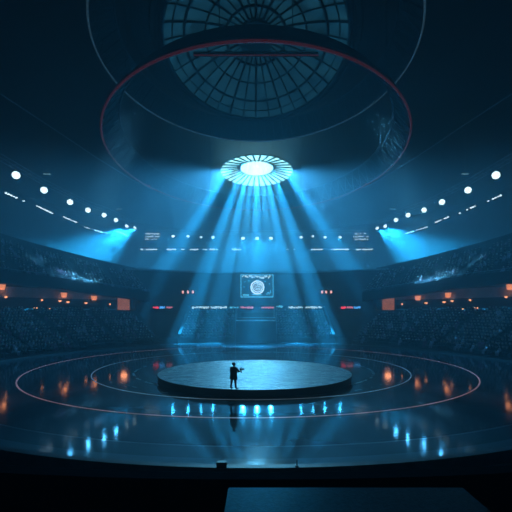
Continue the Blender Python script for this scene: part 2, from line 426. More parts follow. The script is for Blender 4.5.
crowd('crowd', rest, 'crowd of tiny seated people filling the stands all round the arena', 'crowd')

# ------------------------------------------------------------ stage platform
def platform_mat():
    m = mat('rippled_stage_top', (.42, .55, .60), .28, bump=None)
    nt = m.node_tree; b = nt.nodes['Principled BSDF']; g = nt.nodes.new('ShaderNodeNewGeometry')
    mp = nt.nodes.new('ShaderNodeMapping'); mp.inputs['Scale'].default_value = (.45, 2.0, 1); nt.links.new(g.outputs['Position'], mp.inputs[0])
    n = nt.nodes.new('ShaderNodeTexNoise'); n.inputs['Scale'].default_value = 2.2; n.inputs['Detail'].default_value = 6; n.inputs['Distortion'].default_value = 1.5
    nt.links.new(mp.outputs[0], n.inputs['Vector'])
    bp = nt.nodes.new('ShaderNodeBump'); bp.inputs['Strength'].default_value = .5; bp.inputs['Distance'].default_value = .14
    nt.links.new(n.outputs['Fac'], bp.inputs['Height']); nt.links.new(bp.outputs['Normal'], b.inputs['Normal'])
    r = nt.nodes.new('ShaderNodeValToRGB'); r.color_ramp.elements[0].position = .42; r.color_ramp.elements[1].position = .58
    r.color_ramp.elements[0].color = (.10, .19, .25, 1); r.color_ramp.elements[1].color = (.75, .85, .85, 1)
    nt.links.new(n.outputs['Fac'], r.inputs['Fac']); nt.links.new(r.outputs['Color'], b.inputs['Base Color'])
    return m
t = thing('stage_platform', 'low round stage with rippled pale top and black sides in the arena centre', 'stage', (-.1, 32.1, 0))
bm = bmesh.new(); disc(bm, 0, 0, 7.6, 0, .44); obj('skirt', bm, M_case, t)
bm = bmesh.new(); disc(bm, 0, 0, 7.64, .44, .5)
obj('deck', bm, platform_mat(), t)
bm = bmesh.new(); tube(bm, ell(0, 0, 7.66, 7.66, .47, 160), .03, 6, True); obj('edge_trim', bm, M_case, t)

# ------------------------------------------------------------ the standing person
PX, PY, PZ = -1.40, 24.72, .5
per = thing('person', 'person in a long dark coat standing on the round stage, holding a camera', 'person', (PX, PY, PZ), R_(-40)); per.scale = (1.15, 1.1, .92)
# local frame: +y is forward
V = [(0, 0, .95), (0, .0, 1.12), (0, .01, 1.3), (0, .0, 1.43), (0, .02, 1.53)]
E = [(0, 1), (1, 2), (2, 3), (3, 4)]
Rr = [(.16, .12), (.15, .115), (.18, .125), (.13, .10), .06]
def chain(par, pts, rr):
    b = len(V)
    for i, (p, r) in enumerate(zip(pts, rr)):
        V.append(p); Rr.append(r); E.append((par if i == 0 else b+i-1, b+i))
chain(4, [(0, .03, 1.60), (0, .035, 1.68), (0, .03, 1.74)], [(.072, .085), (.078, .098), (.06, .075)])
for sd in (-1, 1):
    chain(0, [(sd*.10, .0, .86), (sd*.12, .02*sd, .50), (sd*.14, -.02+.05*sd, .11), (sd*.15, .01+.05*sd, .045), (sd*.17, .17+.05*sd, .035)], [.105, .07, .05, .05, .035])
chain(3, [(.21, .0, 1.42), (.31, .12, 1.19), (.24, .34, 1.22), (.22, .39, 1.24)], [.07, .052, .038, .033])
chain(3, [(-.21, .0, 1.42), (-.28, .16, 1.15), (.02, .34, 1.10), (.08, .38, 1.12)], [.07, .052, .038, .033])
pm = skin_mesh('person_body', V, E, Rr, 1)
pm.materials.clear()
for m in (M_coat, M_trou, M_skin): pm.materials.append(m)
for p in pm.polygons:
    c = p.center; p.use_smooth = True
    p.material_index = 2 if ((c.z > 1.5 and abs(c.x) < .12) or c.y > .38) else (1 if c.z < .9 else 0)
bd = bpy.data.objects.new('body', pm); C.objects.link(bd); bd.parent = per
def fingers(base, dirv, nrm, side, nm):
    # four unequal bent fingers and a thumb curling round the held thing
    d = Vector(dirv).normalized(); nn = Vector(nrm).normalized(); u = d.cross(nn).normalized(); bmx = bmesh.new()
    for i, ln in enumerate((.072, .082, .076, .060)):
        a = Vector(base)+u*(i-1.5)*.021*side; b1 = a+d*ln*.5; b2 = b1+(d*.45+nn*.8).normalized()*ln*.35; b3 = b2+(nn*1-d*.25).normalized()*ln*.28
        tube(bmx, [a-d*.02, b1, b2, b3], .0095, 8)
    a = Vector(base)-u*.04*side-d*.02; tube(bmx, [a, a+(d*.5-u*.6*side+nn*.5).normalized()*.04, a+(d*.9+nn*.8).normalized()*.06-u*.02*side], .011, 8)
    box(bmx, Vector(base)-d*.02, (.06, .07, .06), bevel=.02)
    return obj(nm, bmx, M_skin, per, smooth=True)
fingers((.21, .41, 1.25), (-.1, .8, .5), (-.9, .2, 0), 1, 'hand')
fingers((.10, .40, 1.13), (.3, .8, .3), (.2, .2, .9), -1, 'hand')
bm = bmesh.new(); bmesh.ops.create_uvsphere(bm, u_segments=20, v_segments=14, radius=1)
bmesh.ops.transform(bm, matrix=Matrix.Translation((0, .005, 1.715)) @ Matrix.Diagonal((.092, .112, .095, 1)), verts=bm.verts)
bmesh.ops.delete(bm, geom=[v for v in bm.verts if v.co.z < 1.64 or (v.co.y > .075 and v.co.z < 1.74)], context='VERTS')
obj('hair', bm, M_hair, per, smooth=True)
bm = bmesh.new()
for sx_ in (-.03, .03):
    bmesh.ops.create_uvsphere(bm, u_segments=8, v_segments=6, radius=.011, matrix=Matrix.Translation((sx_, .118, 1.68)))
obj('eyes', bm, mat('eye', (.6, .6, .6), .2, noise=(9, .9, 1)), bd, smooth=True)
bm = bmesh.new(); cyl(bm, (0, .115, 1.675), (0, .15, 1.648), .009, .016, 8); obj('nose', bm, M_skin, bd, smooth=True)
bm = bmesh.new(); box(bm, (0, .117, 1.622), (.045, .01, .012), bevel=.003); obj('mouth', bm, mat('lips', (.35, .15, .13), .5, noise=(9, .9, 1)), bd)
bm = bmesh.new()
for sx_ in (-1, 1): box(bm, (sx_*.083, .03, 1.67), (.02, .04, .06), bevel=.008)
obj('ears', bm, M_skin, bd)
# coat skirt reaching the thighs, and collar
bm = bmesh.new(); rings = []
for z, rx, ry in ((1.50, .11, .10), (1.42, .22, .15), (1.25, .235, .17), (1.08, .215, .165), (.95, .22, .17), (.68, .24, .19), (.66, .225, .175)):
    rings.append([bm.verts.new((rx*math.cos(i*math.tau/28), ry*math.sin(i*math.tau/28)*(1+.03*math.sin(5*i*math.tau/28)), z)) for i in range(28)])
for k in range(len(rings)-1):
    for i in range(28): bm.faces.new((rings[k][i], rings[k+1][i], rings[k+1][(i+1) % 28], rings[k][(i+1) % 28]))
obj('coat', bm, M_coat, per, smooth=True)
# camera held up
rot = Matrix.Rotation(R_(-40), 4, 'Z')
cp = Vector((PX, PY, PZ))+rot @ Vector((.2, .50, 1.29*.92))
t = thing('video_camera', 'small dark camera with lens and grip held up by the person on the stage', 'camera', cp, R_(-40))
bm = bmesh.new(); box(bm, (0, 0, 0), (.10, .20, .12), bevel=.012); obj('camera_body', bm, M_case, t)
bm = bmesh.new(); cyl(bm, (0, .1, 0), (0, .20, 0), .045, .05, 20); cyl(bm, (0, .20, 0), (0, .22, 0), .055, .055, 20); obj('lens', bm, M_case, t)
bm = bmesh.new(); tube(bm, [(0, -.08, .06), (0, -.06, .12), (0, .06, .12), (0, .08, .06)], .012, 8); obj('carry_handle', bm, M_case, t)
bm = bmesh.new(); tube(bm, [(0, 0, -.06), (0, .01, -.20)], .018, 8); box(bm, (0, .02, -.21), (.07, .09, .02), bevel=.005); obj('grip', bm, M_case, t)

# ------------------------------------------------------------ roof rings
def truss_ring(name, label, cx, cy, a0, b0, z0, a1, b1, z1, m0, m1, nseg, r0, group):
    t = thing(name, label, 'roof truss', (cx*S, cy*S, HC+(z0-HC)*S), group=group); t.scale = (S, S, S)
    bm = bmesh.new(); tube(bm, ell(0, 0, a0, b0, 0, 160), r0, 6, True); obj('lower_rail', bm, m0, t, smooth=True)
    bm = bmesh.new(); tube(bm, ell(0, 0, a1, b1, z1-z0, 160), r0*.8, 6, True); obj('upper_rail', bm, m1, t, smooth=True)
    bm = bmesh.new()
    P0 = ell(0, 0, a0, b0, 0, nseg); P1 = ell(0, 0, a1, b1, z1-z0, nseg)
    for i in range(nseg):
        tube(bm, [P0[i], P1[i]], .07, 4); tube(bm, [P1[i], P0[(i+1) % nseg]], .05, 4)
        tube(bm, [P0[i]*.985+P1[i]*.015, P0[(i+1) % nseg]*.6+P1[(i+1) % nseg]*.4], .04, 4)
    obj('lattice', bm, M_steel, t)
    bm = bmesh.new()       # thin cladding band behind the lattice
    A = [bm.verts.new(p*1.004) for p in ell(0, 0, a0, b0, .1, 160)]; B = [bm.verts.new(p) for p in ell(0, 0, a1*1.01, b1*1.01, z1-z0, 160)]
    A2 = [bm.verts.new(v.co+Vector((0, 0, .25))) for v in A]; B2 = [bm.verts.new(v.co+Vector((0, 0, .25))) for v in B]
    for i in range(160):
        j = (i+1) % 160
        bm.faces.new((A[i], A[j], B[j], B[i])); bm.faces.new((A2[i], B2[i], B2[j], A2[j])); bm.faces.new((A[i], A2[i], A2[j], A[j])); bm.faces.new((B[i], B[j], B2[j], B2[i]))
    obj('cladding', bm, mat(name+'_cladding', (.02, .03, .036), .7, noise=(.8, .5, 1.6)), t)
    bm = bmesh.new()       # hanger rods up to the roof
    for i in range(0, nseg, max(1, nseg//16)):
        q = P1[i]; X, Y = (q.x+cx)*S, (q.y+cy)*S
        zt = (roofz(X, Y)-HC-(z0-HC)*S)/S
        tube(bm, [q, Vector((q.x, q.y, zt))], .04, 4)
    obj('hanger_rods', bm, M_steel, t)
    return t
truss_ring('truss_ring', 'large oval roof truss with a red lower rail, wider and lower of the two', -.0, 71.4, 24.9, 32.4, 32.0, 22.4, 29.9, 35, M_red, M_steel, 72, .16, 'roof truss rings')
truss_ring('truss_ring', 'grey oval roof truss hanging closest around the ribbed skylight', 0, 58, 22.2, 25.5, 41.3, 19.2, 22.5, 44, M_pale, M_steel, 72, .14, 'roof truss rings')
for px, py, lab in ((137, 178, 'upper of the two at the left'), (149, 187, 'lower of the two at the left'), (366, 187, 'alone at the right')):
    u = (px-256)/F; # on ring 1: solve for the far crossing
    Aq = u*u/24.9**2+1/32.4**2; Bq = -2*71.4/32.4**2; Cq = 71.4**2/32.4**2-1
    yy = (-Bq+math.sqrt(max(0, Bq*Bq-4*Aq*Cq)))/(2*Aq); xx = u*yy
    bm = bmesh.new(); cyl(bm, (0, 0, .15), (0, 0, .7), .1, n=8); cyl(bm, (0, 0, .7), (0, 0, 1.0), .14, .1, n=10)
    o = obj('beacon_lamp', bm, mat('beacon', (.5, .1, .1), .4, noise=(2, .9, 1), emit=(1, .12, .12), estr=.8), loc=(xx*S, yy*S, HC+26.7*S)); o.scale = (S, S, S)
    tag(o, 'tiny red lamp on the red-railed roof truss, '+lab, 'lamp', 'red lamps on the truss ring')
# long eave cable lines outside ring 1
for s in (-1, 1):
    bm = bmesh.new(); pts = [(s*42.5, 50, 40.0), (s*41, 63, 40.2), (s*38.5, 76, 40.2), (s*36, 90, 40.2), (s*31.5, 104, 39.4), (s*24, 116, 38.4), (s*10, 123, 37.6), (0, 124, 37.5)]
    tube(bm, [(x*S, y*S, HC+(z-HC)*S) for x, y, z in pts], .15, 6)
    tag(obj('roof_cable', bm, M_steel_l), 'thin curved steel line sweeping across the dark roof on the %s' % SN[s], 'cable', 'curved roof cables')

# ------------------------------------------------------------ skylight dome
def glass_mat():
    m = mat('teal_skylight_glass', (.02, .06, .08), .3, noise=None)
    nt = m.node_tree; b = nt.nodes['Principled BSDF']; g = nt.nodes.new('ShaderNodeNewGeometry'); n = nt.nodes.new('ShaderNodeTexNoise')
    n.inputs['Scale'].default_value = .25; n.inputs['Detail'].default_value = 6; nt.links.new(g.outputs['Position'], n.inputs['Vector'])
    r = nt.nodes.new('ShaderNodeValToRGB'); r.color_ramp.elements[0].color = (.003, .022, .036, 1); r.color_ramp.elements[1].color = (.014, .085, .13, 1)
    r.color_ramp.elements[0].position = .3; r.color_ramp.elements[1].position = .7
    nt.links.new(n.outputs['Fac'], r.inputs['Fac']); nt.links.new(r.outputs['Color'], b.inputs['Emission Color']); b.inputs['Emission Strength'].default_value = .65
    return m
M_gl = glass_mat()
SX, SY, SA, SB, SZ = 0, 59.9, 13.5, 19.1, 44.0
t = thing('skylight', 'big ribbed oval glass skylight dome at the top of the roof', 'skylight', (SX*S, SY*S, HC+(SZ-HC)*S)); t.scale = (S, S, S)
def sz(r): return 3.2*(1-r*r)
bm = bmesh.new(); rows = []
for k in range(11):
    r = .12+.88*k/10; rows.append([bm.verts.new((SA*r*math.cos(i*math.tau/96), SB*r*math.sin(i*math.tau/96), sz(r))) for i in range(96)])
for k in range(10):
    for i in range(96): bm.faces.new((rows[k][i], rows[k+1][i], rows[k+1][(i+1) % 96], rows[k][(i+1) % 96]))
obj('glazing', bm, M_gl, t, smooth=True)
for i in range(32):
    a = i*math.tau/32; bm = bmesh.new()
    tube(bm, [(SA*r*math.cos(a), SB*r*math.sin(a), sz(r)-.15) for r in [.15+.85*q/8 for q in range(9)]], .13 if i % 2 else .2, 4)
    obj('rib', bm, M_fascia, t)
bm = bmesh.new()
for r, q in ((.34, .22), (.56, .14), (.78, .22), (.9, .1), (1.0, .3)): tube(bm, ell(0, 0, SA*r, SB*r, sz(r)-.15, 96), q, 5, True)
obj('hoops', bm, M_fascia, t)
bm = bmesh.new(); A = ell(0, 0, SA*.2, SB*.2, 2.5, 48); bot = [bm.verts.new(p) for p in A]; top = [bm.verts.new(p+Vector((0, 0, 1))) for p in A]
for i in range(48): bm.faces.new((bot[i], bot[(i+1) % 48], top[(i+1) % 48], top[i]))
bm.faces.new(bot[::-1]); bm.faces.new(top); obj('hub', bm, M_fascia, t)
bm = bmesh.new(); tube(bm, [(-9.4, 0, .3), (9.4, 0, .3)], .35, 6); obj('cross_beam', bm, M_fascia, t)
bm = bmesh.new(); tube(bm, [(-9.4, -.3, -.05), (9.4, -.3, -.05)], .10, 6); obj('beam_rail', bm, M_red, t)
bm = bmesh.new(); tube(bm, ell(0, 0, SA+1.3, SB+1.6, .4, 96), .5, 6, True)
A = [bm.verts.new(p) for p in ell(0, 0, SA+.2, SB+.2, 0, 96)]; B = [bm.verts.new(p) for p in ell(0, 0, SA+4.4, SB+2.2, .8, 96)]
for i in range(96): bm.faces.new((A[i], A[(i+1) % 96], B[(i+1) % 96], B[i]))
obj('surround', bm, M_fascia, t)

# ------------------------------------------------------------ bright oculus
OX, OY, OA, OB, OZ = 0.2, 108, 9.8, 12.0, 43.5
t = thing('oculus_light', 'bright white ribbed oval opening of light in the roof, shedding beams', 'ceiling light', (OX*S, OY*S, HC+(OZ-HC)*S)); t.scale = (S, S, S)
E_oc = mat('oculus_diffuser', (.8, .9, .9), .4, noise=(2, .95, 1), emit=(.42, .95, 1), estr=4)
E_oc2 = mat('oculus_glass', (.8, .9, .9), .4, noise=(2, .95, 1), emit=(.30, .90, 1), estr=4.2)
bm = bmesh.new(); inn = [bm.verts.new(p) for p in ell(0, -.3, OA*.46, OB*.48, .9, 64)]; bm.faces.new(inn[::-1]); obj('inner_lens', bm, E_oc, t)
bm = bmesh.new(); A = [bm.verts.new(p) for p in ell(0, 0, OA, OB, 0, 96)]; B = [bm.verts.new(p) for p in ell(0, -.3, OA*.46, OB*.48, .9, 96)]
for i in range(96): bm.faces.new((A[i], B[i], B[(i+1) % 96], A[(i+1) % 96]))
obj('outer_glazing', bm, E_oc2, t)
for i in range(32):
    a = (i+.5)*math.tau/32; bm = bmesh.new()
    tube(bm, [(OA*r*math.cos(a), OB*r*math.sin(a)-.3*(1-r), z-.12) for r, z in ((1, 0), (.47, .9))], .26, 4); obj('rib', bm, M_fascia, t)
bm = bmesh.new(); tube(bm, ell(0, 0, OA, OB, -.05, 96), .16, 6, True); obj('rim', bm, M_steel_l, t)
bm = bmesh.new(); tube(bm, ell(0, -.3, OA*.46, OB*.48, .8, 64), .12, 6, True); obj('inner_rim', bm, M_steel, t)
# spots added under the oculus to throw its beams and light the haze
GX, GY, GZ = OX*S, OY*S, HC+(OZ-HC)*S
for i, (tx, ty, pw, an) in enumerate([(-44, 88, .22, 4), (-34, 86, .8, 3.4), (-30, 84, .7, 2.6), (-17, 82, 1, 3), (-14.5, 80, .7, 2.4), (-9.5, 78, 1.1, 3), (-4.5, 76, .8, 2.4), (0, 74, 1.2, 3), (4.5, 76, .8, 2.4), (9, 78, 1.1, 3), (14.5, 80, .7, 2.4), (17, 82, 1, 3), (30, 84, .7, 2.6), (35, 86, .8, 3.4), (45, 88, .22, 4)]):
    fr = max(-1, min(1, tx/40)); lx, ly = GX+OA*S*.8*fr, GY-OB*S*.8*math.sqrt(1-fr*fr)
    spot('beam', (lx, ly, GZ-.6), (tx*.78, ty-14, 0), LK['shaft']*pw, an, .35, CYAN, .25)
spot('oculus_wash', (GX, GY-8, GZ-.9), (0, 104, 0), LK['wash'], 54, .9, CYAN, 3)
spot('oculus_wide', (GX, GY-4, GZ-.9), (0, 72, 0), LK['wide'], 76, 1, CYAN, 3)
spot('stage_beam', (GX, GY-OB*S*.6, GZ-.6), (-.1, 33, 0), LK['key'], 11, .5, (.17, .62, .92), .6)

# ------------------------------------------------------------ lighting trusses and floodlights
LZ = HC+24.7*S
def dy(py, z=LZ): return (z-HC)*F/(312-py)
SIDE = [(16, 175), (44, 190), (70, 202), (88, 210), (104, 215), (116, 220), (127, 226), (135, 228)]
BACK = [(173, 236, 1), (188, 236, 1), (201, 237, .5), (213, 237, 1), (243, 238, 1.5), (257, 238, 1.5), (271, 238, 1.5), (301, 237, 1), (313, 236, .5), (325, 237, 1), (340, 237, 1)]
def lattice(bm, pts, dz, step=2.2):
    tube(bm, pts, .1, 5); tube(bm, [Vector(p)+Vector((0, 0, dz)) for p in pts], .1, 5)
    tube(bm, [Vector(p)+Vector((0, .9, dz*.5)) for p in pts], .08, 5)
    for a, b in zip(pts[:-1], pts[1:]):
        a, b = Vector(a), Vector(b); k = max(1, int((b-a).length/step))
        for i in range(k):
            p, q = a.lerp(b, i/k), a.lerp(b, (i+1)/k)
            tube(bm, [p, q+Vector((0, 0, dz))], .05, 4); tube(bm, [p, p+Vector((0, 0, dz))], .05, 4)
ORD = ['first', 'second', 'third', 'fourth', 'fifth', 'sixth', 'seventh', 'eighth', 'ninth', 'tenth', 'eleventh', 'twelfth']
def floodlight(loc, target, size, label, group, energy, angle, radius=.5, col=COOL):
    d = Vector(target)-Vector(loc); d.normalize(); q = d.to_track_quat('Y', 'Z').to_euler()
    t = bpy.data.objects.new('floodlight', None); C.objects.link(t); t.location = loc; t.rotation_euler = q; tag(t, label, 'floodlight', group)
    if 'h' not in FL:
        bm = bmesh.new(); cyl(bm, (0, -.55, 0), (0, 0, 0), .28, .62, 20); cyl(bm, (0, 0, 0), (0, .1, 0), .66, .66, 20)
        for i in range(5): box(bm, (0, -.7, -.2+i*.1), (.4, .3, .03))
        FL['h'] = obj('housing', bm, M_case, t); C.objects.unlink(FL['h'])
        bm = bmesh.new(); bmesh.ops.create_uvsphere(bm, u_segments=16, v_segments=10, radius=.52)
        bmesh.ops.transform(bm, matrix=Matrix.Translation((0, .1, 0)) @ Matrix.Diagonal((1, .35, 1, 1)), verts=bm.verts)
        FL['l'] = obj('lens', bm, E_lamp, t, smooth=True); C.objects.unlink(FL['l'])
        bm = bmesh.new(); tube(bm, [(-.72, -.1, 0), (-.72, -.1, .7), (.72, -.1, .7), (.72, -.1, 0)], .05, 6); tube(bm, [(0, -.1, .7), (0, -.1, 1.0)], .06, 6)
        FL['y'] = obj('yoke', bm, M_steel, t); C.objects.unlink(FL['y'])
    h = FL['h'].copy(); C.objects.link(h); h.parent = t
    y = FL['y'].copy(); C.objects.link(y); y.parent = t
    o = FL['l'].copy(); C.objects.link(o); o.parent = h
    t.scale = (size, size, size)
    if energy:
        o = spot('flood_beam', (0, .75, 0), (0, 2, 0), energy, angle, .9, col, radius); o.parent = t
    return t
FL = {}
LOW = [(((6, 193), (26, 202))), ((37, 206), (54, 214)), ((64, 217), (78, 223)), ((85, 227), (108, 234))]
for s in (-1, 1):
    S3 = [Vector((s*(256-px)/F*dy(py), dy(py), LZ)) for px, py in SIDE]
    pts = [Vector((s*43.4*S, 40*S, LZ+1.3)), Vector((s*43.6*S, 60*S, LZ+1.3))]+[p+Vector((0, .8, 1.3)) for p in S3]
    t = thing('lighting_truss', 'long curved lattice truss carrying eight floodlights on the %s side' % SN[s], 'lighting truss', group='lighting trusses')
    bm = bmesh.new(); lattice(bm, pts, 1.8, 3.0); obj('lattice', bm, M_steel_l, t)
    bm = bmesh.new(); tube(bm, [p+Vector((0, 0, -5.2)) for p in pts[1:]], .07, 5)
    for p in pts[1:]: tube(bm, [p, p+Vector((0, 0, -5.2))], .03, 4)
    for p in pts[::2]: tube(bm, [p+Vector((0, 0, 1.8)), Vector((p.x, p.y, roofz(p.x, p.y)))], .04, 4)
    obj('lower_rail', bm, M_steel, t)
    for i, p in enumerate(S3):
        if i >= 6: tg = p+Vector((s*16, -42, -30)); e, an = LK['cone'], 42
        else: tg = Vector((p.x*.3, p.y*.42, 0)); e, an = LK['flood'], 80
        floodlight(p, tg, S*(1.3-.05*i), 'white floodlight on the %s side truss, %s counting from its near end' % (SN[s], ORD[i]), 'floodlights on the side trusses', e, an, .5, CYAN if i >= 6 else COOL)
    for i, ((ax, ay), (bx_, by_)) in enumerate(LOW):
        zl = LZ-3.4*S; a = Vector((s*(256-ax)/F*dy(ay, zl), dy(ay, zl), zl)); b = Vector((s*(256-bx_)/F*dy(by_, zl), dy(by_, zl), zl))
        tt = thing('light_bar', 'row of small lamps under the %s side truss, %s bar from its near end' % (SN[s], ORD[i]), 'light bar', a, group='light bars under the side trusses')
        d = b-a; bm = bmesh.new(); tube(bm, [(0, 0, .15), d+Vector((0, 0, .15))], .06, 5); obj('rail', bm, M_steel, tt)
        k = max(4, int(d.length/1.0))
        for j in range(k):
            if rnd.random() < .25: continue
            bm = bmesh.new(); p = d*(j/k); box(bm, p, (.42, .42, rnd.uniform(.14, .4)), bevel=.04); obj('lamp', bm, E_bar, tt)
# slim lamps standing off the side trusses, as in the photograph
    for px, py, ln in ((47, 174, 2.0), (119, 209, 2.2)):
        zl = LZ+3*S; D = dy(py, zl); bm = bmesh.new(); x = s*(256-px)/F*D; box(bm, (x, D, zl), (1.0*ln, .4, .25), bevel=.04); tube(bm, [(x, D, zl), (x, D, roofz(x, D))], .012, 4)
        tag(obj('roof_strip_lamp', bm, mat('dim_lamp', (.5, .6, .6), .4, noise=(2, .9, 1), emit=(.25, .55, .65), estr=.5)), 'dim short strip lamp above the %s truss, %s' % (SN[s], 'above its second floodlight' if px == 47 else 'above its sixth floodlight'), 'lamp', 'dim strip lamps above the trusses')
for s in (-1, 1):     # fill spots added beside the oculus to brighten the side stands
    spot('stand_fill', (GX+s*11, GY-4, GZ-.8), (s*37, 58, 4), LK['stands'], 30, .7, (.05, .45, 1), .5)
BY_ = 130.0*S
t = thing('lighting_truss', 'straight lattice truss with floodlights across the far end under the roof', 'lighting truss', group='lighting trusses')
bm = bmesh.new(); bp_ = [Vector((x*S, BY_+.9-abs(x)*.02, LZ+1.3)) for x in (-36.5, -18, 0, 18, 37)]
lattice(bm, bp_, 1.8, 2.8); obj('lattice', bm, M_steel_l, t)
bm = bmesh.new(); tube(bm, [p+Vector((0, 0, -6.6)) for p in bp_], .07, 5)
for p in bp_: tube(bm, [Vector((p.x, p.y, roofz(p.x, p.y))), p+Vector((0, 0, -6.6))], .03, 4)
obj('lower_rail', bm, M_steel, t)
for i, (px, py, e) in enumerate(BACK):
    p = Vector(((px-256)/F*BY_, BY_, HC+(312-py)*BY_/F))
    big = e > 1.2
    floodlight(p, (p.x*.85, 156, 0), S*(.75 if e < .8 else (1.15 if big else 1.0)), 'white floodlight on the far end truss, %s from its left end' % ORD[i], 'floodlights on the far end truss', LK['centre'] if big else LK['back']*e, 125 if big else 100, .5, CYAN)
for i, (a, b, g_) in enumerate(((146, 160, 1), (352, 368, 1))):
    tt = thing('lamp_cluster', 'cluster of small stacked lamps at the %s end of the far truss' % ('left', 'right')[i], 'lamp cluster', ((a-256)/F*BY_, BY_-1, LZ), group='lamp clusters on the far truss')
    bm = bmesh.new(); wdt = (b-a)/F*BY_/S; tt.scale = (S, S, S)
    for k in range(3): tube(bm, [(0, 0, -1.0+k*.9), (wdt, 0, -1.0+k*.9)], .06, 5)
    for k in range(4): tube(bm, [(k*wdt/3, 0, -1.2), (k*wdt/3, 0, 1.4)], .05, 5)
    obj('frame', bm, M_steel, tt)
    for k in range(3):
        for j in range(7):
            if rnd.random() < .8:
                bm = bmesh.new(); box(bm, (j*wdt/7+.3, -.15, -1.0+k*.9+rnd.uniform(-.1, .1)), (rnd.uniform(.3, .8), .2, .22), bevel=.03); obj('lamp', bm, E_bar, tt)
for i, (a, b) in enumerate(((141, 158), (167, 184), (190, 197), (203, 217), (232, 240), (285, 296), (309, 322), (331, 346), (356, 372))):
    zl = HC+(312-249)*BY_/F-.3; tt = thing('light_bar', 'row of small lamps under the far end truss, %s bar from its left end' % ORD[i], 'light bar', ((a-256)/F*BY_, BY_-.5, zl), group='light bars under the far end truss')
    L_ = (b-a)/F*BY_/S; tt.scale = (S, S, S); bm = bmesh.new(); tube(bm, [(0, 0, .2), (L_, 0, .2)], .06, 5); obj('rail', bm, M_steel, tt); x = 0
    while x < L_:
        w_ = rnd.uniform(.3, .9); 
        if rnd.random() < .8:
            bm = bmesh.new(); box(bm, (x+w_/2, 0, rnd.uniform(-.05, .05)), (w_*.85, .25, rnd.uniform(.18, .4)), bevel=.03); obj('lamp', bm, E_bar, tt)
        x += w_

# ------------------------------------------------------------ screen, ribbon boards, small lamps on the back wall
SYc = FC+50.9; k_ = SYc/F
def sp(px, py): return Vector(((px-257)*k_, 0, (286-py)*k_))
t = thing('video_screen', 'rectangular screen with a glowing round emblem on the far wall', 'screen', (1*k_, SYc-.35, HC+26*k_))
bm = bmesh.new(); box(bm, (0, .15, 0), (32*k_, .3, 22*k_), bevel=.03); obj('panel', bm, mat('screen_face', (.01, .05, .08), .3, noise=(1, .8, 1.2), emit=(.01, .08, .14), estr=.6), t)
bm = bmesh.new(); x, z, q = 16*k_, 11*k_, .09
for c, s_ in (((0, -.03, z), (2*x+.18, .1, .14)), ((0, -.03, -z), (2*x+.18, .1, .2)), ((-x, -.03, 0), (.14, .1, 2*z)), ((x, -.03, 0), (.14, .1, 2*z))): box(bm, c, s_)
obj('lit_border', bm, E_cyan, t)
def flat(bm, px, py, w_, h_): p = sp(px, py); box(bm, (p.x, -.04, p.z), (w_*k_, .06, h_*k_))
bm = bmesh.new()      # jumbled bright marks along the top of the picture
r2 = random.Random(3)
x = 242.5
while x < 270:
    w_ = r2.uniform(.5, 1.6); flat(bm, x, 277+r2.uniform(-1, .8)+(x-256)*.02, w_, r2.uniform(.6, 2.0)); x += w_*.9+r2.uniform(.1, .7)
obj('top_marks', bm, E_white, t)
bm = bmesh.new()
cx_, cz_ = 257.4, 287.5; c = sp(cx_, cz_)
for r, w_ in ((6.4, .10), (4.7, .07)):
    tube(bm, [(c.x+r*k_*math.cos(a*math.tau/40)*(1+.02*math.sin(a*9)), -.06, c.z+r*k_*math.sin(a*math.tau/40)) for a in range(40)], w_, 5, True)
obj('emblem_ring', bm, mat('emblem_glow', (.5, .6, .6), .4, noise=(2, .9, 1), emit=(.6, .85, .95), estr=2.2), t)
bm = bmesh.new()
for pts in (((-3.4, -1), (-1.6, -.2), (-.6, -1.2)), ((-2.6, 1.8), (-.8, .6), (.2, 2.2), (.8, .2)), ((1, 1.6), (2.8, .4), (2.4, -2.2), (.4, -2.8)), ((-2.2, -2.4), (-.4, -2), (.8, -1), (2, -.8)), ((-.8, 3.4), (1.6, 3.0), (3.2, 1.8))):
    tube(bm, [(c.x+a*k_, -.07, c.z+b*k_) for a, b in pts], .08, 5)
obj('emblem_figure', bm, E_white, t)
bm = bmesh.new()
flat(bm, 246, 295, 6, 1.6); flat(bm, 257, 294.6, 9, .9); flat(bm, 268, 294, 4, .8); flat(bm, 270.5, 291.5, .7, 3); flat(bm, 268.5, 292.6, 2.6, .7); flat(bm, 245, 282, 1.2, .7); flat(bm, 249, 281, 1.8, .6); flat(bm, 265, 281.5, 1.4, .7); flat(bm, 244, 287, .8, .8); flat(bm, 269.5, 284, .9, .9)
obj('lower_marks', bm, E_cyan, t)
def board(name, px0, px1, py, label, segs, D):
    # segs: list of (fraction from, to, material)
    kk = D/F; p0 = Vector(((px0-256)*kk, D, HC+(312-py)*kk)); L_ = (px1-px0)*kk
    tt = thing(name, label, 'LED board', p0, group='LED boards on the far wall')
    bm = bmesh.new(); box(bm, (L_/2, .12, 0), (L_+.3, .2, .75), bevel=.03); hs = obj('housing', bm, M_case, tt)
    for a, b, m in segs:
        bm = bmesh.new(); x = a*L_
        while x < b*L_:
            w_ = rnd.uniform(.12, .5); h_ = rnd.uniform(.22, .5); box(bm, (x+w_/2, -.01, rnd.uniform(-.06, .06)), (w_*.9, .08, h_)); x += w_
        obj('lit_segment', bm, m, hs)
def dwall(px):   # depth of the curved back wall face along the column of that direction
    u = (px-256)/F; A_, B_, C_ = 1+u*u, -2*FC, FC*FC-50.8**2
    return (-B_+math.sqrt(B_*B_-4*A_*C_))/(2*A_)-.35
board('led_board', 192, 209, 307.5, 'white LED board low on the far wall above the left end stand, outer', [(0, .97, E_white)], dwall(192)-.1)
board('led_board', 210, 227, 307.5, 'white LED board low on the far wall above the left end stand, middle', [(.03, .97, E_white)], dwall(212)-.1)
board('led_board', 229, 252, 307.5, 'faint LED board with pink end low on the far wall left of the booth', [(.03, .4, E_cyan), (.5, .97, E_pink)], dwall(229)-.1)
